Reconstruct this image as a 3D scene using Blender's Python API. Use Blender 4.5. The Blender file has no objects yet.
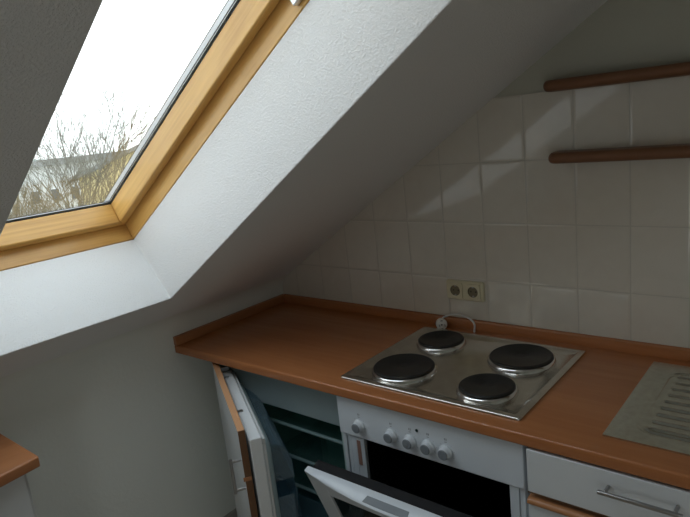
import bpy, bmesh, math, random
from mathutils import Vector, Matrix, Euler
random.seed(7)
SC = bpy.context.scene
COL = SC.collection
H = 0.88                      # worktop height above the floor
SA, SB = 0.101, 0.6328        # roof slope: z = H + SA + SB*x

# ------------------------------------------------------------------ materials
def new_mat(name):
    m = bpy.data.materials.new(name); m.use_nodes = True
    nt = m.node_tree; b = nt.nodes['Principled BSDF']
    return m, nt, b
def N(nt, kind, **kw):
    n = nt.nodes.new(kind)
    for k, v in kw.items():
        if k.startswith('i_'):
            n.inputs[k[2:].replace('_', ' ')].default_value = v
        else:
            setattr(n, k, v)
    return n
def L(nt, a, ao, b, bi):
    nt.links.new(a.outputs[ao], b.inputs[bi])
def mapping(nt, scale, coord='Object'):
    tc = N(nt, 'ShaderNodeTexCoord'); mp = N(nt, 'ShaderNodeMapping')
    mp.inputs['Scale'].default_value = scale
    L(nt, tc, coord, mp, 'Vector'); return mp
def simple(name, col, rough=.5, metal=0, noise=.04, scale=8, bump=0, bscale=60, spec=.5, coat=0):
    """plain paint, plastic or metal with a faint mottling of its own"""
    m, nt, b = new_mat(name)
    mp = mapping(nt, (1, 1, 1))
    nz = N(nt, 'ShaderNodeTexNoise', i_Scale=scale, i_Detail=3.0)
    L(nt, mp, 0, nz, 'Vector')
    r = N(nt, 'ShaderNodeValToRGB')
    r.color_ramp.elements[0].position = .3; r.color_ramp.elements[1].position = .7
    r.color_ramp.elements[0].color = (*[max(0, c*(1-noise)) for c in col], 1)
    r.color_ramp.elements[1].color = (*[min(1, c*(1+noise)) for c in col], 1)
    L(nt, nz, 'Fac', r, 'Fac'); L(nt, r, 'Color', b, 'Base Color')
    b.inputs['Roughness'].default_value = rough; b.inputs['Metallic'].default_value = metal
    b.inputs['Specular IOR Level'].default_value = spec
    b.inputs['Coat Weight'].default_value = coat
    if bump:
        n2 = N(nt, 'ShaderNodeTexNoise', i_Scale=bscale, i_Detail=4.0)
        L(nt, mp, 0, n2, 'Vector')
        bp = N(nt, 'ShaderNodeBump', i_Strength=bump, i_Distance=.002)
        L(nt, n2, 'Fac', bp, 'Height'); L(nt, bp, 0, b, 'Normal')
    return m
def wood(name, dark, light, axis='x', rough=.4, fine=60, stretch=.06, contrast=(.3, .7), coat=0, big=3.0):
    """grain runs along the given axis"""
    m, nt, b = new_mat(name)
    i = 'xyz'.index(axis)
    s1 = [fine]*3; s1[i] = fine*stretch
    s2 = [big*3]*3; s2[i] = big*.5
    a = mapping(nt, s1); c = mapping(nt, s2)
    n1 = N(nt, 'ShaderNodeTexNoise', i_Scale=1.0, i_Detail=5.0, i_Roughness=.6, i_Distortion=.4); L(nt, a, 0, n1, 'Vector')
    n2 = N(nt, 'ShaderNodeTexNoise', i_Scale=1.0, i_Detail=3.0, i_Distortion=.8); L(nt, c, 0, n2, 'Vector')
    mx = N(nt, 'ShaderNodeMath', operation='ADD'); ml = N(nt, 'ShaderNodeMath', operation='MULTIPLY'); ml.inputs[1].default_value = .5
    L(nt, n1, 'Fac', mx, 0); L(nt, n2, 'Fac', mx, 1); L(nt, mx, 0, ml, 0)
    r = N(nt, 'ShaderNodeValToRGB')
    r.color_ramp.elements[0].position, r.color_ramp.elements[1].position = contrast
    r.color_ramp.elements[0].color = (*dark, 1); r.color_ramp.elements[1].color = (*light, 1)
    L(nt, ml, 0, r, 'Fac'); L(nt, r, 'Color', b, 'Base Color')
    b.inputs['Roughness'].default_value = rough; b.inputs['Coat Weight'].default_value = coat
    return m
def plaster(name, col, strength=.6, scale=130, dist=.003):
    m, nt, b = new_mat(name)
    mp = mapping(nt, (1, 1, 1))
    n1 = N(nt, 'ShaderNodeTexNoise', i_Scale=scale, i_Detail=3.0, i_Roughness=.55); L(nt, mp, 0, n1, 'Vector')
    v = N(nt, 'ShaderNodeTexVoronoi', i_Scale=scale*.8); L(nt, mp, 0, v, 'Vector')
    r1 = N(nt, 'ShaderNodeMapRange'); r1.inputs['From Min'].default_value = .45; r1.inputs['From Max'].default_value = .7
    L(nt, n1, 'Fac', r1, 0)
    ad = N(nt, 'ShaderNodeMath', operation='SUBTRACT'); ms = N(nt, 'ShaderNodeMath', operation='MULTIPLY'); ms.inputs[1].default_value = .35
    L(nt, v, 'Distance', ms, 0); L(nt, r1, 0, ad, 0); L(nt, ms, 0, ad, 1)
    bp = N(nt, 'ShaderNodeBump', i_Strength=strength, i_Distance=dist)
    L(nt, ad, 0, bp, 'Height'); L(nt, bp, 0, b, 'Normal')
    n2 = N(nt, 'ShaderNodeTexNoise', i_Scale=2.0, i_Detail=2.0); L(nt, mp, 0, n2, 'Vector')
    r = N(nt, 'ShaderNodeValToRGB')
    r.color_ramp.elements[0].color = (*[c*.96 for c in col], 1); r.color_ramp.elements[1].color = (*col, 1)
    L(nt, n2, 'Fac', r, 'Fac'); L(nt, r, 'Color', b, 'Base Color')
    b.inputs['Roughness'].default_value = .85; b.inputs['Specular IOR Level'].default_value = .3
    return m
def tile_mat():
    """glazed wall tiles on a real-size grid, grout lines sunk by bump"""
    m, nt, b = new_mat('glazed_tile')
    tc = N(nt, 'ShaderNodeTexCoord'); sp = N(nt, 'ShaderNodeSeparateXYZ'); L(nt, tc, 'Object', sp, 0)
    def grid(axis, off, step, half):
        a = N(nt, 'ShaderNodeMath', operation='SUBTRACT'); a.inputs[1].default_value = off; L(nt, sp, axis, a, 0)
        d = N(nt, 'ShaderNodeMath', operation='DIVIDE'); d.inputs[1].default_value = step; L(nt, a, 0, d, 0)
        h = N(nt, 'ShaderNodeMath', operation='ADD'); h.inputs[1].default_value = .5; L(nt, d, 0, h, 0)
        f = N(nt, 'ShaderNodeMath', operation='FRACT'); L(nt, h, 0, f, 0)
        s = N(nt, 'ShaderNodeMath', operation='SUBTRACT'); s.inputs[1].default_value = .5; L(nt, f, 0, s, 0)
        ab = N(nt, 'ShaderNodeMath', operation='ABSOLUTE'); L(nt, s, 0, ab, 0)
        mu = N(nt, 'ShaderNodeMath', operation='MULTIPLY'); mu.inputs[1].default_value = step; L(nt, ab, 0, mu, 0)
        fl = N(nt, 'ShaderNodeMath', operation='FLOOR'); L(nt, d, 0, fl, 0)
        return mu, fl
    gx, fx = grid('X', 1.486, .1541, 0); gz, fz = grid('Z', H+.1813, .2017, 0)
    mn = N(nt, 'ShaderNodeMath', operation='MINIMUM'); L(nt, gx, 0, mn, 0); L(nt, gz, 0, mn, 1)
    grout = N(nt, 'ShaderNodeMapRange', interpolation_type='SMOOTHSTEP')
    grout.inputs['From Min'].default_value = .0012; grout.inputs['From Max'].default_value = .0022; L(nt, mn, 0, grout, 0)
    edge = N(nt, 'ShaderNodeMapRange', interpolation_type='SMOOTHSTEP')
    edge.inputs['From Min'].default_value = .001; edge.inputs['From Max'].default_value = .0075; L(nt, mn, 0, edge, 0)
    # each tile tilts a hair, glaze ripples
    cb = N(nt, 'ShaderNodeCombineXYZ'); L(nt, fx, 0, cb, 0); L(nt, fz, 0, cb, 2)
    wn = N(nt, 'ShaderNodeTexWhiteNoise', noise_dimensions='3D'); L(nt, cb, 0, wn, 'Vector')
    nz = N(nt, 'ShaderNodeTexNoise', i_Scale=22.0, i_Detail=2.0); L(nt, tc, 'Object', nz, 'Vector')
    nf = N(nt, 'ShaderNodeTexNoise', i_Scale=14.0, i_Detail=5.0, i_Distortion=1.2); L(nt, tc, 'Object', nf, 'Vector')
    mz = N(nt, 'ShaderNodeMath', operation='MULTIPLY'); mz.inputs[1].default_value = .10; L(nt, nz, 'Fac', mz, 0)
    hs = N(nt, 'ShaderNodeMath', operation='ADD'); L(nt, edge, 0, hs, 0); L(nt, mz, 0, hs, 1)
    bp = N(nt, 'ShaderNodeBump', i_Strength=.6, i_Distance=.0016); L(nt, hs, 0, bp, 'Height'); L(nt, bp, 0, b, 'Normal')
    tcol = N(nt, 'ShaderNodeValToRGB')
    tcol.color_ramp.elements[0].color = (.58, .53, .45, 1); tcol.color_ramp.elements[1].color = (.72, .68, .60, 1)
    av = N(nt, 'ShaderNodeMath', operation='ADD'); hf = N(nt, 'ShaderNodeMath', operation='MULTIPLY'); hf.inputs[1].default_value = .5
    wq = N(nt, 'ShaderNodeMath', operation='MULTIPLY_ADD'); wq.inputs[1].default_value = .35; wq.inputs[2].default_value = .32; L(nt, wn, 'Value', wq, 0); L(nt, wq, 0, av, 0); L(nt, nf, 'Fac', av, 1); L(nt, av, 0, hf, 0); L(nt, hf, 0, tcol, 'Fac')
    mx = N(nt, 'ShaderNodeMix', data_type='RGBA'); L(nt, grout, 0, mx, 'Factor')
    mx.inputs[6].default_value = (.50, .465, .40, 1); L(nt, tcol, 'Color', mx, 7); nt.links.new(mx.outputs[2], b.inputs['Base Color'])
    rr = N(nt, 'ShaderNodeMapRange'); rr.inputs['To Min'].default_value = .7; rr.inputs['To Max'].default_value = .07
    L(nt, grout, 0, rr, 0); L(nt, rr, 0, b, 'Roughness'); b.inputs['Specular IOR Level'].default_value = .75
    return m
def glass_mat(name, tint=(1, 1, 1), rough=.0, ior=1.45, gain=1.0, diffuse=0.0, dcol=(1, 1, 1)):
    m = bpy.data.materials.new(name); m.use_nodes = True; nt = m.node_tree
    nt.nodes.clear()
    out = N(nt, 'ShaderNodeOutputMaterial'); tr = N(nt, 'ShaderNodeBsdfTransparent'); gl = N(nt, 'ShaderNodeBsdfGlossy')
    tr.inputs['Color'].default_value = (*tint, 1); gl.inputs['Roughness'].default_value = rough
    fr = N(nt, 'ShaderNodeFresnel')
    ge = N(nt, 'ShaderNodeNewGeometry'); mr_ = N(nt, 'ShaderNodeMapRange')
    mr_.inputs['To Min'].default_value = ior; mr_.inputs['To Max'].default_value = 1/ior
    L(nt, ge, 'Backfacing', mr_, 0); L(nt, mr_, 0, fr, 'IOR')
    mu = N(nt, 'ShaderNodeMath', operation='MULTIPLY', use_clamp=True); mu.inputs[1].default_value = gain
    L(nt, fr, 0, mu, 0)
    mx = N(nt, 'ShaderNodeMixShader'); L(nt, mu, 0, mx, 0); L(nt, tr, 0, mx, 1); L(nt, gl, 0, mx, 2)
    last = mx
    if diffuse:
        df = N(nt, 'ShaderNodeBsdfDiffuse'); df.inputs['Color'].default_value = (*dcol, 1)
        m2 = N(nt, 'ShaderNodeMixShader'); m2.inputs[0].default_value = diffuse
        L(nt, mx, 0, m2, 1); L(nt, df, 0, m2, 2); last = m2
    L(nt, last, 0, out, 'Surface')
    return m

M = {}
M['plaster'] = plaster('rough_white_plaster', (.80, .80, .79), .45, 215, .0028)
M['wall_paint'] = plaster('smooth_wall_paint', (.76, .77, .72), .15, 60, .002)
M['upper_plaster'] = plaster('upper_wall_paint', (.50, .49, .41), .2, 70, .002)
M['tile'] = tile_mat()
M['floor'] = simple('floor_vinyl', (.60, .50, .40), .45, noise=.12, scale=14)
M['skirting'] = simple('skirting_paint', (.36, .33, .29), .5)
M['counter'] = wood('beech_laminate_worktop', (.33, .115, .038), (.44, .172, .064), 'x', .25, 45, .05, (.32, .68), big=2)
M['counter_y'] = wood('beech_laminate_upstand', (.32, .120, .043), (.42, .175, .070), 'y', .30, 45, .05, (.32, .68), big=2)
M['edge_beech'] = wood('pale_beech_edge', (.50, .25, .12), (.62, .34, .18), 'x', .45, 60, .05)
M['edge_brown'] = wood('brown_wood_edge', (.10, .042, .014), (.16, .07, .025), 'z', .5, 60, .05)
M['profile'] = wood('orange_wood_profile', (.36, .15, .06), (.50, .23, .10), 'x', .35, 60, .05)
M['pine_u'] = wood('pine_along_slope', (.46, .235, .055), (.76, .46, .14), 'x', .38, 70, .035, (.28, .7), coat=.2)
M['pine_y'] = wood('pine_across_slope', (.40, .19, .045), (.76, .45, .13), 'y', .38, 70, .035, (.28, .7), coat=.2)
M['shelf'] = wood('shelf_beech', (.14, .058, .026), (.21, .090, .038), 'x', .45, 55, .04)
M['front'] = simple('white_laminate_front', (.62, .64, .65), .35, noise=.02)
M['cabinet'] = simple('white_cabinet_board', (.55, .56, .55), .5, noise=.02)
M['gap'] = simple('dark_recess_board', (.05, .045, .04), .7)
M['enamel'] = simple('white_enamel', (.62, .66, .70), .28, noise=.015)
M['black_enamel'] = simple('black_oven_enamel', (.006, .006, .007), .6, spec=.2)
M['black_glass'] = simple('black_door_glass', (.008, .011, .012), .06, spec=.6)
M['rubber'] = simple('black_rubber', (.015, .015, .016), .6)
M['knob'] = simple('light_knob_plastic', (.58, .61, .64), .4)
M['knob_grip'] = simple('grey_knob_grip', (.19, .21, .23), .42)
M['print'] = simple('grey_printed_mark', (.22, .24, .26), .6)
M['reflection_brown'] = simple('dull_red_brown', (.30, .17, .13), .5)
M['led'] = simple('dark_green_lens', (.012, .03, .025), .2)
M['chrome'] = simple('chrome', (.78, .78, .78), .12, 1.0, noise=.01)
M['steel'] = simple('brushed_steel', (.62, .59, .53), .26, 1.0, noise=.08, scale=30)
M['steel_sink'] = simple('satin_sink_steel', (.60, .61, .54), .27, 1.0, noise=.10, scale=60)
M['steel_handle'] = simple('steel_handle', (.42, .42, .42), .3, 1.0, noise=.03)
M['iron'] = simple('cast_iron', (.014, .013, .012), .42, noise=.3, scale=90, bump=.2, bscale=300)
M['alu'] = simple('aluminium_spacer', (.70, .72, .74), .35, .8, noise=.02)
M['clad'] = simple('grey_cladding', (.48, .49, .50), .5, .3, noise=.05)
M['fridge_white'] = simple('fridge_white', (.74, .76, .77), .3, noise=.015)
M['gasket'] = simple('grey_door_seal', (.55, .57, .57), .6)
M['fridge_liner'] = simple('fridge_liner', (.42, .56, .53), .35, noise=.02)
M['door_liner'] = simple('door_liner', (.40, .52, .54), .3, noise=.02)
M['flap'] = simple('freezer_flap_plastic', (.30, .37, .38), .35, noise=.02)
M['clear_blue'] = glass_mat('clear_blue_plastic', (.80, .90, .95), .05, 1.45, 1.3, .10, (.34, .48, .56))
M['shelf_glass'] = glass_mat('fridge_shelf_glass', (.80, .93, .90), .02, 1.5, 1.2, .06, (.3, .5, .46))
M['shelf_trim'] = simple('pale_shelf_trim', (.22, .32, .32), .3)
M['window_glass'] = glass_mat('window_glass', (.985, .992, .988), 0, 1.45, .6)
M['socket'] = simple('cream_socket_plastic', (.66, .60, .42), .3, noise=.02)
M['socket_well'] = simple('shade_tinted_well', (.20, .165, .10), .5)  # cream plastic darkened, the shade of a deeper well is in the colour
M['socket_dark'] = simple('dark_socket_hole', (.03, .025, .02), .6)
M['plug'] = simple('white_plug_plastic', (.72, .69, .66), .35)
M['bark'] = simple('grey_brown_bark', (.10, .088, .068), .9, noise=.25, scale=6)
M['twigs'] = simple('olive_twigs', (.11, .10, .068), .9, noise=.25, scale=3)
M['house_white'] = simple('white_render', (.62, .63, .62), .9)
M['house_yellow'] = simple('yellow_render', (.70, .58, .30), .9)
M['house_glass'] = simple('dark_house_glass', (.10, .12, .13), .2)
M['roof_tile'] = simple('grey_roofing', (.24, .24, .23), .9, noise=.15)
M['roof_brown'] = simple('brown_roofing', (.27, .19, .12), .9, noise=.15)
M['hill'] = simple('wooded_hill', (.20, .25, .20), 1, noise=.3, scale=.05)
M['ground'] = simple('winter_lawn', (.20, .20, .12), 1, noise=.3, scale=.2)
M['roof_outside'] = simple('outer_roof_tile', (.2, .1, .07), .9)

# ------------------------------------------------------------------ mesh helpers
class MB:
    def __init__(s): s.bm = bmesh.new(); s.mi = 0
    def face(s, pts):
        vs = [s.bm.verts.new(p) for p in pts]; f = s.bm.faces.new(vs); f.material_index = s.mi; return f
    def box(s, a, b):
        x0, y0, z0 = a; x1, y1, z1 = b
        v = [s.bm.verts.new(p) for p in ((x0,y0,z0),(x1,y0,z0),(x1,y1,z0),(x0,y1,z0),(x0,y0,z1),(x1,y0,z1),(x1,y1,z1),(x0,y1,z1))]
        for q in ((3,2,1,0),(4,5,6,7),(0,1,5,4),(1,2,6,5),(2,3,7,6),(3,0,4,7)):
            f = s.bm.faces.new([v[i] for i in q]); f.material_index = s.mi
        return s
    def prism(s, poly, fn0, fn1):
        """poly of 2d points, fn maps a 2d point to 3d at each end"""
        a = [s.bm.verts.new(fn0(p)) for p in poly]; b = [s.bm.verts.new(fn1(p)) for p in poly]
        n = len(poly)
        for f in (list(reversed(a)), b):
            s.bm.faces.new(f).material_index = s.mi
        for i in range(n):
            s.bm.faces.new((a[i], a[(i+1) % n], b[(i+1) % n], b[i])).material_index = s.mi
        return s
    def lathe(s, prof, c=(0,0,0), axis='z', seg=48):
        """prof: (radius, height) list"""
        rings = []
        for r, h in prof:
            ring = []
            for k in range(seg):
                t = 2*math.pi*k/seg; x, y = r*math.cos(t), r*math.sin(t)
                p = {'z': (x, y, h), 'y': (x, h, y), 'x': (h, x, y)}[axis]
                ring.append(s.bm.verts.new((p[0]+c[0], p[1]+c[1], p[2]+c[2])))
            rings.append(ring)
        for A, B in zip(rings, rings[1:]):
            for k in range(seg):
                s.bm.faces.new((A[k], A[(k+1) % seg], B[(k+1) % seg], B[k])).material_index = s.mi
        for R in (rings[0], rings[-1]):
            s.bm.faces.new(R).material_index = s.mi
        return s
    def tube(s, pts, r, seg=10, r1=None, caps=True):
        pts = [Vector(p) for p in pts]; rings = []
        n = len(pts); r1 = r if r1 is None else r1
        prev = None
        for i, p in enumerate(pts):
            d = (pts[min(i+1, n-1)] - pts[max(i-1, 0)]).normalized()
            ref = prev if prev is not None else (Vector((0, 0, 1)) if abs(d.z) < .9 else Vector((1, 0, 0)))
            a = (ref - d*ref.dot(d)).normalized(); b = d.cross(a); prev = a
            rr = r + (r1-r)*i/max(1, n-1)
            rings.append([s.bm.verts.new(p + a*rr*math.cos(2*math.pi*k/seg) + b*rr*math.sin(2*math.pi*k/seg)) for k in range(seg)])
        for A, B in zip(rings, rings[1:]):
            for k in range(seg):
                s.bm.faces.new((A[k], A[(k+1) % seg], B[(k+1) % seg], B[k])).material_index = s.mi
        if caps:
            s.bm.faces.new(list(reversed(rings[0]))).material_index = s.mi; s.bm.faces.new(rings[-1]).material_index = s.mi
        return s
    def build(s, name, mats, parent=None, bevel=0, seg=2, smooth=False, angle=35):
        bmesh.ops.recalc_face_normals(s.bm, faces=s.bm.faces)
        me = bpy.data.meshes.new(name); s.bm.to_mesh(me); s.bm.free()
        for m in (mats if isinstance(mats, (list, tuple)) else [mats]): me.materials.append(m)
        o = bpy.data.objects.new(name, me); COL.objects.link(o)
        if parent: o.parent = parent
        if bevel:
            bv = o.modifiers.new('bevel', 'BEVEL'); bv.width = bevel; bv.segments = seg; bv.limit_method = 'ANGLE'; bv.angle_limit = math.radians(30)
            smooth = True
        if smooth:
            me.polygons.foreach_set('use_smooth', [True]*len(me.polygons))
            me.set_sharp_from_angle(angle=math.radians(angle))
        return o
def empty(name, loc=(0,0,0), matrix=None):
    o = bpy.data.objects.new(name, None); COL.objects.link(o); o.empty_display_size = .1
    if matrix is not None: o.matrix_world = matrix
    else: o.location = loc
    return o
def tag(o, label=None, cat=None, group=None, kind=None):
    for k, v in (('label', label), ('category', cat), ('group', group), ('kind', kind)):
        if v: o[k] = v
    return o
def copy_tree(o, parent=None):
    c = o.copy(); COL.objects.link(c)
    if parent: c.parent = parent
    for ch in list(o.children): copy_tree(ch, c)
    return c
def rr(x0, y0, x1, y1, r, n=6):
    """rounded rectangle outline"""
    out = []
    for cx, cy, a0 in ((x1-r, y1-r, 0), (x0+r, y1-r, 90), (x0+r, y0+r, 180), (x1-r, y0+r, 270)):
        for k in range(n+1):
            t = math.radians(a0 + 90*k/n); out.append((cx+r*math.cos(t), cy+r*math.sin(t)))
    return out
def loft(mb, loops, cap0=True, cap1=True):
    """loops: lists of 3d points of equal count"""
    V = [[mb.bm.verts.new(p) for p in lp] for lp in loops]
    n = len(V[0])
    for A, B in zip(V, V[1:]):
        for k in range(n):
            mb.bm.faces.new((A[k], A[(k+1) % n], B[(k+1) % n], B[k])).material_index = mb.mi
    if cap0: mb.bm.faces.new(list(reversed(V[0]))).material_index = mb.mi
    if cap1: mb.bm.faces.new(V[-1]).material_index = mb.mi
    return mb

# ------------------------------------------------------------------ camera
FPX = 603.537
cam = bpy.data.cameras.new('camera'); co = bpy.data.objects.new('camera', cam); COL.objects.link(co)
cam.sensor_fit = 'HORIZONTAL'; cam.sensor_width = 36; cam.lens = 36*FPX/690; cam.clip_start = .02; cam.clip_end = 3000
R = Matrix.Rotation(.6893, 4, 'Z') @ Matrix.Rotation(.108, 4, 'Y') @ Matrix.Rotation(1.3509, 4, 'X')
co.matrix_world = Matrix.Translation((1.9706, -1.822, .7578+H)) @ R
SC.camera = co

# ------------------------------------------------------------------ the room
XR, YF, ZC = 3.3, -3.4, 2.50
XS = (ZC-H-SA)/SB                                      # where the slope meets the flat ceiling
def st(name, mb, mat, **k): return tag(mb.build(name, mat, **k), kind='structure')
st('floor', MB().box((0, YF, -.05), (XR, .006, 0)), M['floor'])
# back wall, cut under the slope
poly = [(0, 0), (XR, 0), (XR, ZC), (XS, ZC), (0, H+SA)]
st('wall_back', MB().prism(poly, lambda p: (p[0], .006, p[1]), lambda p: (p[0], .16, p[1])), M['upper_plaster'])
zt = H+.7864; xt = (zt-H-SA)/SB
tp = [(0.0, 0), (2.9, 0), (2.9, zt), (xt, zt), (0.0, H+SA)]
st('wall_back_tiles', MB().prism(tp, lambda p: (p[0], 0, p[1]), lambda p: (p[0], .006, p[1])), M['tile'])
st('wall_right', MB().box((XR, YF, 0), (XR+.12, .16, ZC)), M['wall_paint'])
QX0, QX1, QZ0, QZ1 = 2.35, 3.10, 0.15, 1.30               # unseen window added behind the camera to brighten fronts and ceiling
mb = MB(); mb.box((0, YF-.12, 0), (QX0, YF, ZC)); mb.box((QX1, YF-.12, 0), (XR, YF, ZC)); mb.box((QX0, YF-.12, 0), (QX1, YF, QZ0)); mb.box((QX0, YF-.12, QZ1), (QX1, YF, ZC))
st('wall_front', mb, M['wall_paint'])
w2n = tag(empty('added_fill_window', (QX0, YF-.09, QZ0)), kind='structure')
mb = MB(); qw, qh = QX1-QX0, QZ1-QZ0
for a, b in (((.001, 0, .001), (.06, .05, qh-.001)), ((qw-.06, 0, .001), (qw-.001, .05, qh-.001)), ((.06, 0, .001), (qw-.06, .05, .06)), ((.06, 0, qh-.06), (qw-.06, .05, qh-.001))): mb.box(a, b)
mb.build('frame', M['front'], w2n)
MB().box((.055, .02, .055), (qw-.055, .026, qh-.055)).build('pane', M['window_glass'], w2n)
lp2 = bpy.data.lights.new('window_portal', 'AREA'); lp2.shape = 'RECTANGLE'; lp2.size = qw; lp2.size_y = qh; lp2.cycles.is_portal = True
lo2 = bpy.data.objects.new('window_portal', lp2); COL.objects.link(lo2)
lo2.matrix_world = Matrix.Translation(((QX0+QX1)/2, YF-.11, (QZ0+QZ1)/2)) @ Matrix.Rotation(math.radians(90), 4, 'X')
st('ceiling_flat', MB().box((XS, YF, ZC), (XR, .16, ZC+.12)), M['wall_paint'])

# slope coordinates: u up the roof, y along the room, n outward
cb_ = 1/math.hypot(1, SB)
SU = Vector((cb_, 0, SB*cb_)); SY = Vector((0, 1, 0)); SN = Vector((-SB*cb_, 0, cb_))
SM = Matrix(((SU.x, 0, SN.x, 0), (0, 1, 0, 0), (SU.z, 0, SN.z, H+SA), (0, 0, 0, 1)))
UL = XS/cb_
U0, U1, Y0, Y1 = .28, 1.74, -1.417, -.728              # opening in the ceiling
W0, W1 = .247, 1.72                                    # opening at the window
TH = .255
# knee wall with a soft fillet into the slope
def fillet():
    a = Vector((0, H+SA-.055)); b = Vector((.055*cb_, H+SA+.055*SB*cb_)); c = Vector((0, H+SA))
    return [((1-t)**2*a + 2*t*(1-t)*c + t*t*b) for t in [k/8 for k in range(9)]]
mb = MB()
pl = [(-.15, 0), (0, 0)] + [tuple(p) for p in fillet()] + [(.07*cb_-.03*SB*cb_, H+SA+.07*SB*cb_+.03*cb_), (-.15, H+SA+.02)]
mb.prism(pl, lambda p: (p[0], YF-.12, p[1]), lambda p: (p[0], .16, p[1]))
st('wall_left', mb, M['wall_paint'], smooth=True)
# sloped ceiling with the window shaft, in slope coordinates
mb = MB()
us0 = [0, U0, U1, UL+.06]; us1 = [0, W0, W1, UL+.06]; ys = [YF-.12, Y0, Y1, .16]
def grid(us, n, zz):
    return {(i, j): mb.bm.verts.new((us[i], ys[j], n)) for i in range(4) for j in range(4)}
g0 = grid([.005, U0, U1, UL], 0, 0); g1 = grid(us1, TH, 0)
for g in (g0, g1):
    for i in range(3):
        for j in range(3):
            if (i, j) == (1, 1): continue
            mb.bm.faces.new((g[i, j], g[i+1, j], g[i+1, j+1], g[i, j+1]))
ring = [(1, 1), (2, 1), (2, 2), (1, 2)]
for k in range(4):
    a, b = ring[k], ring[(k+1) % 4]; mb.bm.faces.new((g0[a], g0[b], g1[b], g1[a]))
outer = [(0,0),(1,0),(2,0),(3,0),(3,1),(3,2),(3,3),(2,3),(1,3),(0,3),(0,2),(0,1)]
for k in range(12):
    a, b = outer[k], outer[(k+1) % 12]; mb.bm.faces.new((g0[a], g0[b], g1[b], g1[a]))
slope = st('ceiling', mb, M['plaster']); slope.matrix_world = SM
bv = slope.modifiers.new('bevel', 'BEVEL'); bv.width = .003; bv.segments = 2; bv.limit_method = 'ANGLE'; bv.angle_limit = math.radians(40)
# baseboard along the knee wall
st('baseboard_left', MB().box((0, YF, 0), (.014, -.02, .075)), M['skirting'], bevel=.003)

# ------------------------------------------------------------------ roof window
win = tag(empty('window_1', matrix=SM), kind='structure')
def ring4(mb, u0, y0, u1, y1, w, n0, n1, miu=0, miy=1):
    """mitred rectangular ring; inner edge given, w = width outward; members along u get material miu"""
    I = [(u0, y0), (u1, y0), (u1, y1), (u0, y1)]; Oo = [(u0-w, y0-w), (u1+w, y0-w), (u1+w, y1+w), (u0-w, y1+w)]
    for k in range(4):
        a, b = k, (k+1) % 4
        mb.mi = miu if k % 2 == 0 else miy
        q = [I[a], I[b], Oo[b], Oo[a]]
        mb.prism(q, lambda p: (p[0], p[1], n0), lambda p: (p[0], p[1], n1))
    return mb
G = .037
mb = ring4(MB(), W0+.001, Y0+.001, W1-.001, Y1-.001, .05, TH+.001, .345)
mb.build('frame', [M['pine_u'], M['pine_y']], win, bevel=.002)
mb = ring4(MB(), W0+G, Y0+G, W1-G, Y1-G, G-.007, .312, .386)
mb.build('sash', [M['pine_u'], M['pine_y']], win, bevel=.004, seg=3)
g = 0
ring4(MB(), W0+G-.001, Y0+G-.001, W1-G+.001, Y1-G+.001, .03, .3862, .3885, 0, 0).build('gasket', M['rubber'], win)
ring4(MB(), W0+G+.002, Y0+G+.002, W1-G-.002, Y1-G-.002, .03, .3919, .3943, 0, 0).build('spacer_bar', M['alu'], win)
ring4(MB(), W0+G+.004, Y0+G+.004, W1-G-.004, Y1-G-.004, .03, .3945, .3953, 0, 0).build('outer_seal', M['rubber'], win)
MB().box((W0+.02, Y0+.02, .3887), (W1-.02, Y1-.02, .3917)).build('inner_pane', M['window_glass'], win)
MB().box((W0+.02, Y0+.02, .3955), (W1-.02, Y1-.02, .3985)).build('outer_pane', M['window_glass'], win)
for ya, yb in ((Y0+.001, Y0+G+.0008), (Y1-G-.0008, Y1-.001)):
    s_ = MB().box((W0-.03, ya, .3987), (W1+.03, yb, .4130)).build('side_cladding', M['clad'], win); s_['label'] = 'grey metal cladding strip outside the pane'
    MB().box((W0-.03, ya-.0004, .4132), (W1+.03, yb+.0004, .4155)).build('cladding_lip', M['rubber'], s_)
ring4(MB(), W0-.06, Y0-.03, W1+.03, Y1+.03, .08, .4157, .43, 0, 0).build('outer_frame', M['gap'], win)
# pivot hinge fixed on the far jamb
mb = MB(); mb.box((1.315, Y1-.018, .268), (1.41, Y1-.0012, .304)); mb.box((1.33, Y1-.022, .274), (1.385, Y1-.018, .296))
h = mb.build('pivot_hinge', M['alu'], win, bevel=.003); h['label'] = 'light grey metal pivot hinge'
lp = bpy.data.lights.new('window_portal', 'AREA'); lp.shape = 'RECTANGLE'; lp.size = W1-W0; lp.size_y = Y1-Y0; lp.cycles.is_portal = True
lo = bpy.data.objects.new('window_portal', lp); COL.objects.link(lo)
lo.matrix_world = SM @ Matrix.Translation(((W0+W1)/2, (Y0+Y1)/2, .43))

# ------------------------------------------------------------------ worktop along the tiled wall
XE = 2.75
SKX0, SKX1, SKY0, SKY1 = 1.5635, 2.50, -.5253, -.0632    # sink outline
BX0, BX1, BY0, BY1 = 2.07, 2.42, -.475, -.125           # cut-out for the bowl
wt = tag(empty('worktop', (0, 0, H)), 'long orange-brown wooden worktop with raised rear edge holding the hob and sink', 'worktop')
T = .0314; r = .007
def nose(y0):
    """front profile, y0 = front plane"""
    pts = []
    for k in range(7):
        t = math.radians(180+90*k/6) if False else math.radians(90+90*k/6)
        pts.append((y0+r + r*math.cos(t), -r + r*math.sin(t)))
    for k in range(5):
        t = math.radians(180+90*k/4); pts.append((y0+.004+.004*math.cos(t), -T+.004+.004*math.sin(t)))
    return pts
mb = MB()
for x0, x1, yb in ((0, BX0, 0), (BX1, XE, 0), (BX0, BX1, None)):
    prof = nose(-.6004)
    yb_ = -.001 if yb == 0 else BY0
    prof = prof + [(yb_, -T), (yb_, 0)]
    mb.prism(prof, lambda p: (x0+.001, p[0], p[1]), lambda p: (x1, p[0], p[1]))
mb.box((BX0+.001, BY1, -T), (BX1, -.001, 0))
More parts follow.
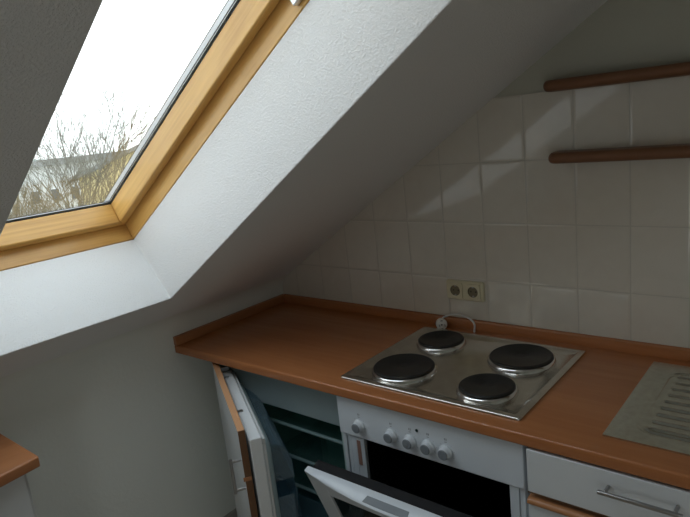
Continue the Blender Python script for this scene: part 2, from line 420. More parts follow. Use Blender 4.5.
bmesh.ops.remove_doubles(mb.bm, verts=mb.bm.verts, dist=1e-5)
mb.build('board', M['counter'], wt, smooth=True, angle=40)
UH = .0342
prof = [(-.018, 0), (-.018, UH-.004), (-.0165, UH-.001), (-.014, UH), (-.001, UH), (-.001, 0)]
MB().prism(prof, lambda p: (.016, p[0], p[1]+.0002), lambda p: (XE, p[0], p[1]+.0002)).build('rear_upstand', M['counter'], wt, smooth=True)
prof = [(.018, 0), (.018, UH-.004), (.0165, UH-.001), (.014, UH), (.001, UH), (.001, 0)]
MB().prism(prof, lambda p: (p[0], -.6004, p[1]+.0002), lambda p: (p[0], -.001, p[1]+.0002)).build('end_upstand', M['counter_y'], wt, smooth=True)

# ------------------------------------------------------------------ hob
HX, HY, HW, HD = .7947, -.5489, .5811, .487
hob = tag(empty('electric_hob', (HX+HW/2, HY+HD/2, H)), 'built-in stainless steel electric hob with four black cast-iron plates', 'hob')
w, d = HW/2, HD/2
mb = MB()
def lp_(ins, z, rad): return [(x, y, z) for x, y in rr(-w+ins, -d+ins, w-ins, d-ins, rad)]
loops = [lp_(0, .0004, .008), lp_(0, .0045, .008), lp_(.0015, .0068, .007), lp_(.004, .0072, .006), lp_(.016, .0074, .006), lp_(.019, .0066, .006), lp_(.024, .0022, .006), lp_(.05, .0018, .004)]
loft(mb, loops)
mb.build('hob_plate', M['steel'], hob, smooth=True, angle=60)
BUR = [('BL', .933, -.177, .0755), ('FL', .945, -.418, .0925), ('BR', 1.228, -.203, .0925), ('FR', 1.230, -.433, .0755)]
for nm, bx, by, br in BUR:
    cx, cy = bx-HX-w, by-HY-d
    br += .0025
    hp = MB().lathe([(br-.007, .008), (br-.002, .0125), (br-.0015, .0185), (br-.004, .0205), (br*.93, .0210), (br*.925, .0205), (br*.80, .0206), (br*.795, .0202), (br*.66, .0203), (br*.655, .0199), (br*.50, .0200), (br*.495, .0196), (br*.27, .0197), (br*.25, .0181), (.006, .0179)], seg=64)
    hp.bm.transform(Matrix.Translation((cx, cy, 0)))
    o = hp.build('hotplate', M['iron'], hob, smooth=True, angle=50)
    rg = MB()
    prof = [(br+.0065, .0018), (br+.0060, .0035), (br+.0042, .0095), (br+.0015, .0130), (br-.0008, .0135), (br-.0030, .010)]
    rings = []
    for R_, z_ in prof:
        rings.append([(cx+R_*math.cos(2*math.pi*k/64), cy+R_*math.sin(2*math.pi*k/64), z_) for k in range(64)])
    loft(rg, rings, False, False)
    q = rg.build('chrome_ring', M['chrome'], o, smooth=True, angle=70)

# ------------------------------------------------------------------ oven
OX, OW = .7989, .5967; OY = -.582; PT, PB = -.0340, -.1640
ov = tag(empty('built_in_oven', (OX, 0, H)), 'white built-in oven under the hob with its door ajar', 'oven')
mb = MB(); mb.box((.001, OY, PB), (OW-.001, OY+.03, PT))
mb.build('control_panel', M['enamel'], ov, bevel=.003)
# carcass with a black cavity
zb = -.80
CX0, CX1, CZ0, CZ1 = .088, OW-.045, -.60, -.175
mb = MB()
mb.box((.003, OY+.02, zb+.15), (.045, -.06, PB-.001)); mb.box((OW-.030, OY+.02, zb+.15), (OW-.003, -.06, PB-.001))
mb.box((.045, -.12, zb+.15), (OW-.030, -.06, PB-.001))
mb.box((.045, OY+.02, zb+.15), (OW-.030, -.12, CZ0-.02))
mb.build('casing', M['enamel'], ov, bevel=.002)
mb = MB()
mb.box((CX0-.004, OY+.03, CZ0), (CX0, -.14, CZ1)); mb.box((CX1, OY+.03, CZ0), (CX1+.004, -.14, CZ1))
mb.box((CX0, OY+.03, CZ0-.006), (CX1, -.14, CZ0)); mb.box((CX0, OY+.03, CZ1), (CX1, -.14, CZ1+.006))
mb.box((CX0-.004, -.14, CZ0-.006), (CX1+.004, -.135, CZ1+.006))
for z in (-.27, -.36, -.45):
    mb.box((CX0, OY+.05, z), (CX0+.012, -.16, z+.006)); mb.box((CX1-.012, OY+.05, z), (CX1, -.16, z+.006))
mb.build('cavity', M['black_enamel'], ov)
mb = MB()
for (a, b, y) in ((.004, .018, 0), (.020, .034, .004), (.037, .056, .001), (.058, .0875, .0)):
    mb.box((a, OY+.006+y, -.615), (b, OY+.0195+y, PB-.001))
o = mb.build('side_strip', M['enamel'], ov, bevel=.0015)
mb = MB()
for (a, b, y) in ((OW-.044, OW-.020, 0), (OW-.018, OW-.004, .003)):
    mb.box((a, OY+.006+y, -.615), (b, OY+.0195+y, PB-.001))
o = mb.build('side_strip', M['enamel'], ov, bevel=.0015)
mb = MB(); mb.box((.0605, OY+.0045, -.26), (.0735, OY+.0062, -.178)); o = mb.build('painted_reflection', M['reflection_brown'], ov); o['label'] = 'brownish reflection painted as a thin plate'  # thin plate whose colour stands in for a brownish reflection on the strip
KN = [.882, .999, 1.064, 1.123, 1.178]
for k, kx in enumerate(KN):
    s = MB().lathe([(.0205, OY-.0002), (.0205, OY-.006), (.0190, OY-.0075), (.0165, OY-.009), (.0158, OY-.018), (.0150, OY-.0195)], (kx-OX, 0, -.122), 'y', 40)
    kn = s.build('knob', M['knob'], ov, smooth=True, angle=40)
    s = MB().lathe([(.0148, OY-.0196), (.0146, OY-.021), (.0130, OY-.0225)], (kx-OX, 0, -.122), 'y', 32)
    s.box((kx-OX-.0011, OY-.0232, -.1345), (kx-OX+.0011, OY-.0224, -.122))
    c = s.build('knob_cap', M['knob_grip'], kn, smooth=True); c['label'] = 'grey knob cap'
    mb = MB(); mb.box((kx-OX-.0035, OY-.0008, -.0885), (kx-OX-.0015, OY-.0002, -.0825)); mb.box((kx-OX+.0012, OY-.0008, -.0885), (kx-OX+.0032, OY-.0002, -.0825))
    mb.box((kx-OX-.0035, OY-.0008, -.0945), (kx-OX+.0032, OY-.0002, -.0930))
    for a in range(-120, 121, 40):
        if a == 0: continue
        t = math.radians(90+a); px, pz = kx-OX+.0255*math.cos(t), -.122+.0255*math.sin(t)
        mb.box((px-.0006, OY-.0008, pz-.0006), (px+.0006, OY-.0002, pz+.0006))
    mb.build('printed_symbol', M['print'], ov)
s = MB().lathe([(.0045, OY-.0002), (.0045, OY-.0018), (.0030, OY-.0026)], (1.088-OX, 0, -.083), 'y', 20)
o = s.build('indicator_lamp', M['led'], ov, smooth=True); o['label'] = 'small dark green indicator lamp'
# door, hinged along its lower edge and tilted out
DH = .44
od = empty('door'); od.parent = ov
od.matrix_parent_inverse = Matrix.Identity(4)
od.location = (.004, OY-.002, PB-.003-DH); od.rotation_euler = (math.radians(20.3), 0, 0)
# local: x along the width, y negative = outward, z up along the door
W_ = OW
NB = 24
def bulge(t): return .001+.030*math.sin(math.pi*t)**.9
mb = MB()
# outer skin around the glass: side stiles, bottom rail, top rail
mb.box((.0, -.018, 0), (.062, -.001, DH-.036)); mb.box((W_-.062, -.018, 0), (W_, -.001, DH-.036))
mb.box((.062, -.018, 0), (W_-.062, -.001, .05)); mb.box((.062, -.018, DH-.085), (W_-.062, -.001, DH-.036))
mb.build('door_skin', M['enamel'], od, bevel=.0015)
mb = MB()
loops = []
for k in range(NB+1):
    t = k/NB; x = W_*t; b_ = bulge(t)
    loops.append([(x, -.001, DH), (x, -.012, DH+.0005), (x, -.018-b_*.8, DH-.0005), (x, -.018-b_, DH-.004), (x, -.018-b_, DH-.008), (x, -.018-b_*.25, DH-.016), (x, -.018, DH-.0365), (x, -.001, DH-.0361)])
loft(mb, loops)
o = mb.build('handle_moulding', M['enamel'], od, smooth=True, angle=50); o['label'] = 'white bowed grip along the top of the door'
# vent grille let into the top of the grip
mb = MB(); n = 30; gx0, gx1 = .228, .368
poly = [(gx0+.004, -.021)] + [(gx0+(gx1-gx0)*k/8, -.018-.80*bulge((gx0+(gx1-gx0)*k/8)/W_)) for k in range(9)] + [(gx1-.004, -.021)]
mb.prism(poly, lambda p: (p[0], p[1], DH-.006), lambda p: (p[0], p[1], DH+.0013))
mb.build('vent_grille', M['knob_grip'], od)
mb = MB(); mb.box((.07, -.0165, .055), (W_-.07, -.004, DH-.09)); o = mb.build('door_glass', M['black_glass'], od); o['label'] = 'black glass panel'
mb = MB(); mb.box((.016, -.0008, .012), (W_-.016, .029, DH+.001)); o = mb.build('inner_door_panel', M['black_enamel'], od, bevel=.003); o['label'] = 'black inner face of the door'

# ------------------------------------------------------------------ refrigerator under the worktop
FX0, FX1 = .196, .792
fr = tag(empty('refrigerator', (0, 0, H)), 'white under-counter refrigerator with its door standing open', 'refrigerator')
mb = MB(); y0, y1 = -.555, -.05; z0, z1 = -.83, -.0345
mb.box((FX0, y0, z0), (FX0+.035, y1, z1)); mb.box((FX1-.014, y0, z0), (FX1, y1, z1))
mb.box((FX0+.035, y0, z1-.014), (FX1-.014, y1, z1)); mb.box((FX0+.035, y0, z0), (FX1-.014, y1, z0+.08)); mb.box((FX0+.035, y1-.03, z0+.08), (FX1-.014, y1, z1-.014))
mb.build('body', M['fridge_liner'], fr, bevel=.002)
mb = MB(); mb.box((FX0+.0352, -.535, -.180), (FX1-.0142, -.522, -.0490)); mb.box((FX0+.0352, -.522, -.186), (FX1-.0142, y1-.031, -.180))
o = mb.build('freezer_flap', M['flap'], fr, bevel=.002); o['label'] = 'pale grey flap of the ice compartment'
for z in (-.262, -.385, -.50):
    s = MB().box((FX0+.036, -.50, z), (FX1-.015, y1-.032, z+.005)).build('glass_shelf', M['shelf_glass'], fr)
    MB().box((FX0+.036, -.512, z-.001), (FX1-.015, -.501, z+.007)).build('shelf_trim', M['shelf_trim'], s, bevel=.002)
mb = MB(); mb.box((FX0+.04, -.52, -.70), (FX1-.04, -.51, -.53)); mb.box((FX0+.04, -.51, -.70), (FX0+.044, -.12, -.55)); mb.box((FX1-.044, -.51, -.70), (FX1-.04, -.12, -.55)); mb.box((FX0+.044, -.51, -.70), (FX1-.044, -.12, -.696))
mb.build('salad_drawer', M['clear_blue'], fr)
mb = MB(); mb.box((.455, -.578, -.0425), (.478, -.553, -.0345)); o = mb.build('worktop_bracket', M['edge_brown'], fr); o['label'] = 'small brown fixing bracket under the worktop'
# door, local x from hinge to free edge, y towards the inside
fd = empty('door'); fd.parent = fr; DL = .595
dx, dy = .8546, -.5193
fd.matrix_local = Matrix(((dx, -dy, 0, .69-DL*dx), (dy, dx, 0, -.88-DL*dy), (0, 0, 1, 0), (0, 0, 0, 1)))
mb = MB(); mb.box((0, 0, -.80), (DL-.002, .019, -.0475))
mb.build('front_panel', M['front'], fd)
mb = MB(); mb.box((0, -.0004, -.0475), (DL-.002, .0194, -.0460)); o = mb.build('top_edge_band', M['edge_beech'], fd); o['label'] = 'pale beech edge band on top of the door front'
mb = MB(); mb.box((DL-.0019, 0, -.190), (DL, .0194, -.0460)); mb.box((DL-.0019, 0, -.80), (DL, .0194, -.2035)); o = mb.build('side_edge_band', M['edge_brown'], fd); o['label'] = 'brown wood edge of the door front'
mb = MB(); mb.box((DL-.0018, -.0050, -.203), (DL+.0004, -.0001, -.190)); mb.box((DL-.0018, -.0001, -.203), (DL+.0004, .0194, -.1905)); o = mb.build('wood_profile', M['profile'], fd, bevel=.001); o['label'] = 'orange wood profile strip'
mb = MB(); t = DL-.032
mb.tube([(t, -.0302, -.142), (t, -.0302, -.250)], .0052); mb.tube([(t, 0, -.150), (t, -.030, -.150)], .0042); mb.tube([(t, 0, -.242), (t, -.030, -.242)], .0042)
o = mb.build('handle', M['steel_handle'], fd, smooth=True); o['label'] = 'steel bar handle'
mb = MB(); mb.box((.03, .027, -.79), (DL, .063, -.080)); mb.build('insulated_door', M['fridge_white'], fd, bevel=.004, seg=3)
mb = MB()
for a, b in ((.034, -.100), ): pass
mb = ring = MB()
for (x0, x1, z0_, z1_) in ((.04, DL-.004, -.104, -.088), (.04, DL-.004, -.78, -.764), (.04, .056, -.764, -.104), (DL-.020, DL-.004, -.764, -.104)):
    mb.box((x0, .0632, z0_), (x1, .073, z1_))
mb.build('door_seal', M['gasket'], fd, bevel=.002)
mb = MB()
loft(mb, [[(x, .0634, z) for x, z in rr(.060, -.76, DL-.024, -.108, .03)], [(x, .082, z) for x, z in rr(.066, -.752, DL-.030, -.116, .03)], [(x, .090, z) for x, z in rr(.074, -.742, DL-.038, -.126, .03)]])
mb.build('door_lining', M['door_liner'], fd, smooth=True, angle=50)
def rack(z0_, z1_, depth, name='door_rack'):
    mb = MB(); x0, x1 = .085, DL-.055; th = .003
    mb.box((x0, .091, z0_), (x1, .091+depth, z0_+th))
    # bowed front
    n = 16; lo_, hi_ = [], []
    for k in range(n+1):
        t_ = k/n; x = x0+(x1-x0)*t_; yy = .091+depth*(.80+.20*math.sin(math.pi*t_)**.7)
        lo_.append((x, yy))
    for k in range(n):
        (xa, ya), (xb, yb) = lo_[k], lo_[k+1]
        mb.prism([(xa, ya), (xb, yb), (xb, yb+th), (xa, ya+th)], lambda p: (p[0], p[1], z0_), lambda p: (p[0], p[1]+.01, z1_))
    mb.box((x0, .091, z0_), (x0+th, .091+depth*.82, z1_)); mb.box((x1-th, .091, z0_), (x1, .091+depth*.82, z1_))
    o = mb.build(name, M['clear_blue'], fd, smooth=True); o['label'] = 'clear bluish plastic door rack'
    pts = [(x, y+.011, z1_) for x, y in lo_]
    return o
# curved transparent cover of the butter compartment
mb = MB(); n = 10; P = []
for k in range(n+1):
    a = math.radians(90*k/n); P.append((.091+.060*math.sin(a), -.225+.085*math.cos(a)))
P.append((.151, -.265))
x0, x1 = .085, DL-.055
for k in range(len(P)-1):
    (ya, za), (yb, zb_) = P[k], P[k+1]
    mb.prism([(ya, za), (yb, zb_), (yb-.003, zb_-.002), (ya-.0005, za-.003)], lambda p: (x0, p[0], p[1]), lambda p: (x1, p[0], p[1]))
mb.prism(P+[(.091, -.265)], lambda p: (x0, p[0], p[1]), lambda p: (x0+.003, p[0], p[1])); mb.prism(P+[(.091, -.265)], lambda p: (x1-.003, p[0], p[1]), lambda p: (x1, p[0], p[1]))
o = mb.build('door_compartment', M['clear_blue'], fd, smooth=True); o['label'] = 'clear bluish rounded cover on the door'
rack(-.40, -.32, .062); rack(-.54, -.46, .075); rack(-.73, -.62, .09)
for x in (.10, .40):
    s = MB().lathe([(.0075, -.0799), (.0075, -.0775), (.0045, -.0768), (.0035, -.0785)], (x, .037, 0), 'z', 20)
    s.box((x-.006, .012, -.0800), (x+.006, .037, -.0775))
    o = s.build('mounting_screw', M['steel_handle'], fd, smooth=True); o['label'] = 'metal adjusting screw of the door front'
mb = MB(); mb.box((.0, .020, -.079), (.045, .055, -.062)); mb.box((.008, .03, -.062), (.022, .048, -.048)); o = mb.build('hinge', M['steel_handle'], fd, bevel=.002)

# ------------------------------------------------------------------ base cabinets beside the oven
def base_cabinet(x0, x1, label, handle_at=None):
    c = tag(empty('base_cabinet', (x0, 0, H)), label, 'cabinet')
    w = x1-x0
    mb = MB(); mb.box((.001, -.578, -.80), (.019, -.03, -.0330)); mb.box((w-.019, -.578, -.80), (w-.001, -.03, -.0330)); mb.box((.019, -.578, -.80), (w-.019, -.03, -.782)); mb.box((.019, -.05, -.782), (w-.019, -.03, -.0330))
    mb.box((.019, -.578, -.165), (w-.019, -.556, -.149))
    mb.build('carcass', M['cabinet'], c)
    mb = MB(); mb.box((.02, -.555, -.879), (w-.002, -.535, -.80)); mb.build('plinth', M['cabinet'], c)
    dr = MB().box((.006, -.600, -.1500), (w-.003, -.581, -.0375)).build('drawer', M['front'], c, bevel=.0015)
    mb = MB(); mb.box((.006, -.599, -.1535), (w-.003, -.581, -.1503)); mb.build('edge_band', M['edge_brown'], dr)
    cx = w/2 if handle_at is None else handle_at-x0
    mb = MB(); hl = .082
    mb.box((cx-hl, -.6345, -.0785), (cx+hl, -.6265, -.0705)); mb.tube([(cx-hl+.014, -.60, -.0745), (cx-hl+.014, -.6265, -.0745)], .0045); mb.tube([(cx+hl-.014, -.60, -.0745), (cx+hl-.014, -.6265, -.0745)], .0045)
    mb.build('handle', M['steel_handle'], dr, bevel=.0015)
    dn = MB().box((.006, -.600, -.79), (w-.003, -.581, -.1835)).build('door', M['front'], c, bevel=.0015)
    mb = MB(); prof = []
    for k in range(9):
        t = math.radians(90+180*k/8); prof.append((-.598+.010*math.cos(t), -.1745+.0088*math.sin(t)))
    prof += [(-.581, -.1833), (-.581, -.1657)]
    mb.prism(prof, lambda p: (.006, p[0], p[1]), lambda p: (w-.003, p[0], p[1])); mb.build('wood_profile', M['profile'], dn, smooth=True)
    mb = MB(); cx2 = w-.05
    mb.box((cx2-.004, -.6345, -.36), (cx2+.004, -.6265, -.22)); mb.tube([(cx2, -.60, -.235), (cx2, -.6265, -.235)], .0045); mb.tube([(cx2, -.60, -.345), (cx2, -.6265, -.345)], .0045)
    mb.build('handle', M['steel_handle'], dn, bevel=.0015)
    return c
base_cabinet(1.405, 1.925, 'white base cabinet with a drawer and steel bar handle immediately beside the oven', 1.666)
base_cabinet(1.926, 2.70, 'white base cabinet at the far end under the sink bowl')

# ------------------------------------------------------------------ sink with drainer
sk = tag(empty('kitchen_sink', (SKX0, SKY0, H)), 'stainless steel inset sink with ribbed draining board', 'sink')
sw, sd = SKX1-SKX0, SKY1-SKY0
mb = MB()
bx0, bx1, by0, by1 = BX0+.005-SKX0, BX1-.005-SKX0, BY0+.005-SKY0, BY1-.005-SKY0
dx0, dx1, dyy0, dyy1 = .045, .455, .045, sd-.045
# flat flange in pieces round the drainer and bowl, walled down to the worktop
def flange_cell(x0, y0, x1, y1): mb.box((x0, y0, .0004), (x1, y1, .0050))
flange_cell(0, 0, sw, dyy0); flange_cell(0, dyy1, sw, sd); flange_cell(0, dyy0, dx0, dyy1)
flange_cell(dx1, dyy0, bx0, dyy1); flange_cell(bx1, dyy0, sw, dyy1)
flange_cell(bx0, dyy0, bx1, by0) if by0 > dyy0 else None
if dyy1 > by1: flange_cell(bx0, by1, bx1, dyy1)
bmesh.ops.remove_doubles(mb.bm, verts=mb.bm.verts, dist=1e-5)
mb.build('rim', M['steel_sink'], sk)
# drainer pan: sampled height field with rounded outline and ribs along x
mb = MB(); NX, NY = 150, 220
def drain_h(x, y):
    # distance inside rounded rect
    R0 = .055; px = max(dx0+R0-x, x-(dx1-R0), 0); py = max(dyy0+R0-y, y-(dyy1-R0), 0)
    dcorner = R0-math.hypot(px, py)
    dd = min(x-dx0, dx1-x, y-dyy0, dyy1-y, dcorner if (px > 0 and py > 0) else 9)
    f = min(1, max(0, dd/.007)); f = f*f*(3-2*f)
    h_ = .0050-.0040*f
    if dd > .007: h_ += .0036*math.exp(-((dd-.019)/.0050)**2)
    # ribs
    pitch = .0385; ph = (y-dyy0-.033)/pitch; k = round(ph); yy = abs(ph-k)*pitch
    start = dx0+.031
    m = min(1, max(0, (x-start)/.004)); m2 = min(1, max(0, (dx1-.03-x)/.01))
    if 0 <= k <= 8: h_ += .0050*math.exp(-(yy/.0058)**2)*m*m2
    return h_
V = [[mb.bm.verts.new((dx0+(dx1-dx0)*i/NX, dyy0+(dyy1-dyy0)*j/NY, drain_h(dx0+(dx1-dx0)*i/NX, dyy0+(dyy1-dyy0)*j/NY))) for j in range(NY+1)] for i in range(NX+1)]
for i in range(NX):
    for j in range(NY): mb.bm.faces.new((V[i][j], V[i+1][j], V[i+1][j+1], V[i][j+1]))
mb.build('draining_board', M['steel_sink'], sk, smooth=True, angle=80)
mb = MB()
def bl(ins, z, rad): return [(x, y, z) for x, y in rr(bx0+ins, by0+ins, bx1-ins, by1-ins, rad)]
loft(mb, [bl(-.001, .0049, .004), bl(.004, -.003, .05), bl(.008, -.12, .05), bl(.03, -.15, .05), bl(.12, -.155, .03)], False, True)
mb.build('bowl', M['steel_sink'], sk, smooth=True, angle=70)
tp_ = MB(); cx, cy = (bx0+bx1)/2, by1+.022
tp_.lathe([(.024, .0026), (.024, .01), (.018, .02), (.018, .09), (.012, .1)], (cx, cy, 0), 'z', 24)
tp_.tube([(cx, cy, .08), (cx, cy-.02, .17), (cx, cy-.07, .22), (cx, cy-.13, .22), (cx, cy-.16, .18)], .010)
tp_.build('mixer_tap', M['chrome'], sk, smooth=True)

# ------------------------------------------------------------------ sockets and plug
so = tag(empty('double_wall_socket', (.9405, 0, H+.1395)), 'cream double power socket on the tiled wall above the hob', 'socket')
mb = MB(); loft(mb, [[(x, -.0002, z) for x, z in rr(-.0735, -.036, .0735, .036, .007)], [(x, -.007, z) for x, z in rr(-.0735, -.036, .0735, .036, .007)], [(x, -.010, z) for x, z in rr(-.070, -.0325, .070, .0325, .005)]])
mb.build('cover_frame', M['socket'], so, smooth=True, angle=30)
for cx in (-.0345, .0345):
    mb = MB(); n = 40
    # square insert with a round well
    sq = [(x+cx, z) for x, z in rr(-.027, -.027, .027, .027, .004, 9)]
    cr = [(cx+.0195*math.cos(math.radians(45-45+360*k/len(sq))), .0195*math.sin(math.radians(360*k/len(sq)))) for k in range(len(sq))]
    loft(mb, [[(x, -.0102, z) for x, z in sq], [(x, -.0155, z) for x, z in sq], [(x, -.0160, z) for x, z in cr]], True, False)
    ins = mb.build('socket_insert', M['socket'], so, smooth=True, angle=30)
    mb = MB(); mb.lathe([(.0194, -.0104), (.0194, -.0158), (.0186, -.0108), (.001, -.0107)], (cx, 0, 0), 'y', 40)
    w_ = mb.build('socket_well', M['socket_well'], ins, smooth=True, angle=30); w_['label'] = 'round socket well with shade in its colour'
    for za, zb3 in ((-.0182, -.014), (.014, .0182)): MB().box((cx-.0035, -.0152, za), (cx+.0035, -.0108, zb3)).build('earth_clip', M['steel_handle'], ins)
    for hx_ in (-.0095, .0095): MB().lathe([(.0028, -.0107), (.0028, -.0111)], (cx+hx_, 0, 0), 'y', 14).build('pin_hole', M['socket_dark'], ins)

pg = tag(empty('power_plug', (.858, -.048, H)), 'white round power plug with a short cable lying behind the hob', 'plug')
mb = MB(); A = Matrix.Translation((0, 0, .0203)) @ Matrix.Rotation(math.radians(38), 4, 'Z')
mb.lathe([(.0165, -.016), (.0195, -.0155), (.0200, -.004), (.0185, .006), (.0120, .012), (.0075, .020), (.0055, .028)], (0, 0, 0), 'y', 36)
mb.bm.transform(A); mb.build('plug_body', M['plug'], pg, smooth=True, angle=50)
mb = MB()
for sx in (-.0095, .0095):
    mb.lathe([(.0024, -.034), (.0024, -.0155)], (sx, 0, 0), 'y', 12)
mb.bm.transform(A); o = mb.build('pins', M['steel_handle'], pg, smooth=True)
mb = MB()
for sz in (-.0165, .0135): mb.box((-.004, -.0166, sz), (.004, -.010, sz+.003))
mb.lathe([(.003, -.0168), (.003, -.0158)], (0, 0, 0), 'y', 12)
mb.bm.transform(A); mb.build('earth_contact', M['socket_dark'], pg)
mb = MB(); P0 = A @ Vector((0, .026, 0))
ctrl = [P0, Vector((.0, .0265, .037)), Vector((.035, .038, .047)), Vector((.075, .030, .048)), Vector((.105, .027, .040)), Vector((.118, .0285, .022)), Vector((.120, .022, .0045)), Vector((.128, .006, .0042))]
ctrl[0] = P0
def catmull(P, n=8):
    out = []
    for i in range(len(P)-1):
        p0, p1, p2, p3 = P[max(i-1, 0)], P[i], P[i+1], P[min(i+2, len(P)-1)]
        for k in range(n):
            t = k/n; out.append(.5*((2*p1)+(p2-p0)*t+(2*p0-5*p1+4*p2-p3)*t*t+(3*p1-p0-3*p2+p3)*t**3))
    return out+[P[-1]]
mb.tube(catmull(ctrl), .0033, 10); mb.build('cable', M['plug'], pg, smooth=True)

# ------------------------------------------------------------------ wall shelves
def shelf(x0, z, label):
    t = .033; dp = .075; x1 = 2.55
    s = tag(empty('wall_shelf', (x0, 0, H+z)), label, 'shelf', 'wooden wall shelves')
    mb = MB(); out = []
    L_ = x1-x0; rad = .016
    base = [(L_, -.0075), (0, -.0075)]
    loops = []
    for k in range(9):
        a = math.radians(-90+180*k/8); ins = (t/2)*(1-math.cos(a)); zz = t/2*math.sin(a)
        lp0 = [(L_, -.0003), (ins*.5, -.0003)]
        for j in range(7):
            b_ = math.radians(180+90*j/6); lp0.append((.02+ins*.5+.02*math.cos(b_), -dp+ins+.02+.02*math.sin(b_)))
        lp0.append((L_, -dp+ins))
        loops.append([(x, y, zz) for x, y in lp0])
    loft(mb, loops); mb.build('board', M['shelf'], s, smooth=True, angle=50)
    for bx in (.62, 1.12):
        mb = MB(); mb.tube([(bx, -.001, -t/2-.012), (bx, -.06, -t/2-.0065)], .006); mb.lathe([(.016, -.0003), (.016, -.004)], (bx, 0, -t/2-.0165), 'y', 20)
        mb.build('bracket', M['steel_handle'], s, smooth=True)
    return s
shelf(1.268, .799, 'upper brown wooden wall shelf with a rounded front edge above the tiles')
shelf(1.276, .593, 'lower brown wooden wall shelf with a rounded front edge across the tiles')

# ------------------------------------------------------------------ second worktop along the knee wall, near side
w2 = tag(empty('worktop', (0, -1.285, H)), 'short end of a second brown wooden worktop standing against the grey knee wall', 'worktop')
mb = MB()
prof = [(.001, -T), (.001, 0), (.370, 0), (.3745, -.002), (.376, -.006), (.374, -T+.003), (.371, -T)]
mb.prism(prof, lambda p: (p[0], 0, p[1]), lambda p: (p[0]*(1.35 if p[0] > .1 else 1), -1.3, p[1])); mb.build('board', M['counter_y'], w2, bevel=.002)
c2 = tag(empty('base_cabinet', (0, -1.30, H)), 'pale grey cabinet under the short second worktop by the knee wall', 'cabinet')
MB().box((.016, -1.25, -.879), (.330, -.008, -T-.0005)).build('carcass', M['cabinet'], c2, bevel=.002)
for k in range(2):
    d_ = MB().box((.3305, -.018-.6*(k+1)+.004, -.80), (.348, -.018-.6*k-.002, -T-.006)).build('door', M['front'], c2, bevel=.0015)
    yy = -.018-.6*k-.54
    mb = MB(); mb.tube([(.376, yy, -.12), (.376, yy, -.26)], .005); mb.tube([(.348, yy, -.135), (.376, yy, -.135)], .004); mb.tube([(.348, yy, -.245), (.376, yy, -.245)], .004)
    mb.build('handle', M['steel_handle'], d_, smooth=True)

# ------------------------------------------------------------------ outside the roof window
GZ = -9.0
st('ground', MB().box((-420, -200, GZ-.5), (-3, 420, GZ)), M['ground'])
CAM = Vector((1.9706, -1.822, .7578+H))
def away(dirx, diry, dist):
    l = math.hypot(dirx, diry); return Vector((CAM.x+dirx/l*dist, CAM.y+diry/l*dist, GZ))
# wooded ridge on the skyline
mb = MB(); n = 60; top, bot = [], []
ring = []
for k in range(n+1):
    a = math.radians(95+110*k/n); dd = 330
    hgt = 9.3+2.2*math.sin(k*.37)+1.2*math.sin(k*1.13+1)+.5*random.random()
    ring.append((CAM.x+dd*math.cos(a), CAM.y+dd*math.sin(a), GZ+hgt, a))
for k in range(n):
    xa, ya, za, a = ring[k]; xb, yb, zb2, b_ = ring[k+1]
    mb.face([(xa+28*math.cos(a)*-1, ya-28*math.sin(a), GZ), (xb-28*math.cos(b_), yb-28*math.sin(b_), GZ), (xb, yb, zb2), (xa, ya, za)])
    mb.face([(xa, ya, za), (xb, yb, zb2), (xb+40*math.cos(b_), yb+40*math.sin(b_), GZ), (xa+40*math.cos(a), ya+40*math.sin(a), GZ)])
tag(mb.build('wooded_hill', M['hill']), kind='structure')
def house(name_label, cat_pos, yaw, w, d, hh, rh, wall, roof, nwin, gable=True):
    o = tag(empty('house'), name_label, 'house'); o.location = cat_pos; o.rotation_euler = (0, 0, yaw)
    if gable:
        MB().prism([(-w/2, 0), (w/2, 0), (w/2, hh), (0, hh+rh), (-w/2, hh)], lambda p: (-d/2, p[0], p[1]), lambda p: (d/2, p[0], p[1])).build('walls', wall, o)
        mb = MB(); e = .5; q = rh/(w/2)*e
        mb.prism([(-w/2-e, hh-q), (0, hh+rh), (w/2+e, hh-q), (w/2+e, hh-q+.25), (0, hh+rh+.25), (-w/2-e, hh-q+.25)], lambda p: (-d/2-e, p[0], p[1]), lambda p: (d/2+e, p[0], p[1]))
        mb.build('roof', roof, o)
    else:
        MB().box((-d/2, -w/2, 0), (d/2, w/2, hh)).build('walls', wall, o)
        MB().box((-d/2-.3, -w/2-.3, hh), (d/2+.3, w/2+.3, hh+rh)).build('roof', roof, o)
    for i in range(nwin):
        for fl in range(int((hh-.5)//2.9)):
            y = -w/2+w*(i+.5)/nwin; z = 1.1+fl*2.9
            fw = MB().box((d/2+.01, y-.38, z), (d/2+.06, y+.38, z+1.2)).build('window', M['fridge_white'], o)
            MB().box((d/2+.065, y-.30, z+.1), (d/2+.09, y+.30, z+1.1)).build('pane', M['house_glass'], fw)
    return o
def yaw_to(p): return math.atan2(CAM.y-p.y, CAM.x-p.x)
p = away(-.880, .475, 60); house('white apartment block with a grey flat roof beyond the bare trees', p, yaw_to(p), 12, 10, 9.9, .5, M['house_white'], M['roof_tile'], 8, False)
p = away(-.812, .583, 46); house('yellow house partly hidden behind the edge of the roof window', p, yaw_to(p)-.3, 12, 9, 9.0, 2.0, M['house_yellow'], M['roof_tile'], 3)
p = away(-.93, .37, 90); house('low grey-roofed white house behind the thickest bare tree', p, yaw_to(p)+.3, 20, 10, 8.6, 1.5, M['house_white'], M['roof_tile'], 5)

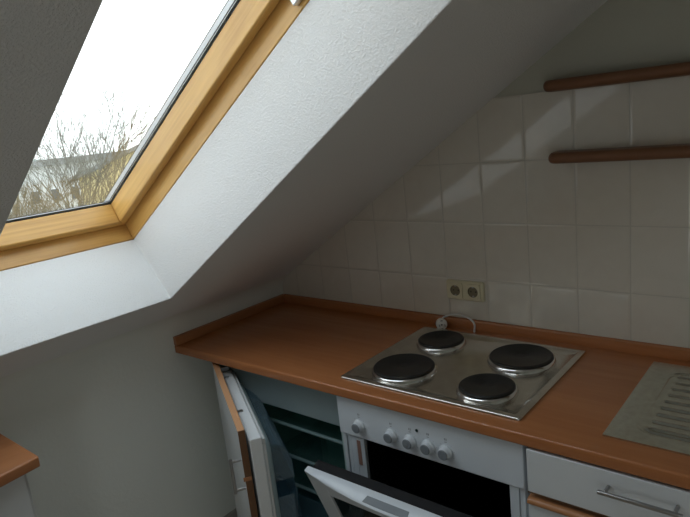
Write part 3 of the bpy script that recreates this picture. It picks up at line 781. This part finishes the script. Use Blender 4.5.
def tree(pos, hgt, seed, label, spread=1.0):
    rnd = random.Random(seed)
    o = tag(empty('bare_tree', pos), label, 'tree', None)
    tr, bm_ = MB(), MB()
    cnt = [0]
    def grow(mbt, p, d, ln, r_, depth):
        pts = [p]; dirn = d.copy()
        for k in range(3):
            dirn = (dirn + Vector((rnd.uniform(-.16, .16), rnd.uniform(-.16, .16), rnd.uniform(-.02, .14)))).normalized(); pts.append(pts[-1]+dirn*ln/3)
        mbt.tube(pts, r_, 4 if depth < 4 else 6, r_*.6, caps=False); cnt[0] += 1
        if depth == 0: return
        nb = 3 if depth > 1 else 4
        for b in range(nb+ (1 if depth > 3 else 0)):
            s_ = rnd.uniform(.35, 1.0); i = min(2, int(s_*3)); q = pts[i].lerp(pts[i+1], s_*3-i if s_ < 1 else 1)
            az = rnd.uniform(0, 6.283); tilt = rnd.uniform(.35, .85)*spread
            side = Vector((math.cos(az), math.sin(az), 0)); side = (side-dirn*side.dot(dirn)).normalized()
            nd = (dirn*math.cos(tilt)+side*math.sin(tilt)+Vector((0, 0, .15))).normalized()
            grow(bm_, q, nd, ln*rnd.uniform(.52, .74), max(r_*.50, .0070), depth-1)
        grow(bm_, pts[-1], dirn, ln*.62, max(r_*.55, .0070), depth-1)
    grow(tr, Vector((0, 0, 0)), Vector((0, 0, 1)), hgt*.42, hgt*.0085, 5)
    tr.build('trunk', M['bark'], o); bm_.build('branches', M['twigs'], o)
    return o
TL = [(-.928, .366, 14, 12.6, 'bare leafless tree nearest the dark edge of the window opening'),
      (-.900, .430, 23, 13.3, 'bare leafless tree second nearest outside the roof window'),
      (-.888, .46, 30, 13.3, 'bare leafless tree in front of the white apartment block'),
      (-.938, .347, 41, 13.8, 'farthest bare leafless tree outside the roof window')]
for k, (ax, ay, dd, hh, lb) in enumerate(TL):
    tree(away(ax, ay, dd), hh, 11+k*7, lb)['group'] = 'bare trees outside the roof window'

# ------------------------------------------------------------------ light
w = bpy.data.worlds.new('overcast_sky'); SC.world = w; w.use_nodes = True; nt = w.node_tree
bg = nt.nodes['Background']; bg.inputs['Strength'].default_value = 1.0
tc = N(nt, 'ShaderNodeTexCoord'); sp = N(nt, 'ShaderNodeSeparateXYZ'); L(nt, tc, 'Generated', sp, 0)
mr = N(nt, 'ShaderNodeMapRange'); mr.inputs['From Min'].default_value = -.05; mr.inputs['From Max'].default_value = .9; L(nt, sp, 'Z', mr, 0)
rp = N(nt, 'ShaderNodeValToRGB'); rp.color_ramp.elements[0].color = (.93, .97, 1, 1); rp.color_ramp.elements[1].color = (.80, .90, 1, 1)
L(nt, mr, 0, rp, 'Fac')
L(nt, rp, 'Color', bg, 'Color'); bg.inputs['Strength'].default_value = 3.15

SC.view_settings.view_transform = 'Standard'; SC.view_settings.look = 'None'; SC.view_settings.gamma = 1
SC.view_settings.exposure = 0.0; SC.view_settings.use_curve_mapping = False
SC.cycles.use_denoising = True
SC.cycles.max_bounces = 10; SC.cycles.diffuse_bounces = 6; SC.cycles.transparent_max_bounces = 24
SC.cycles.sample_clamp_indirect = 4
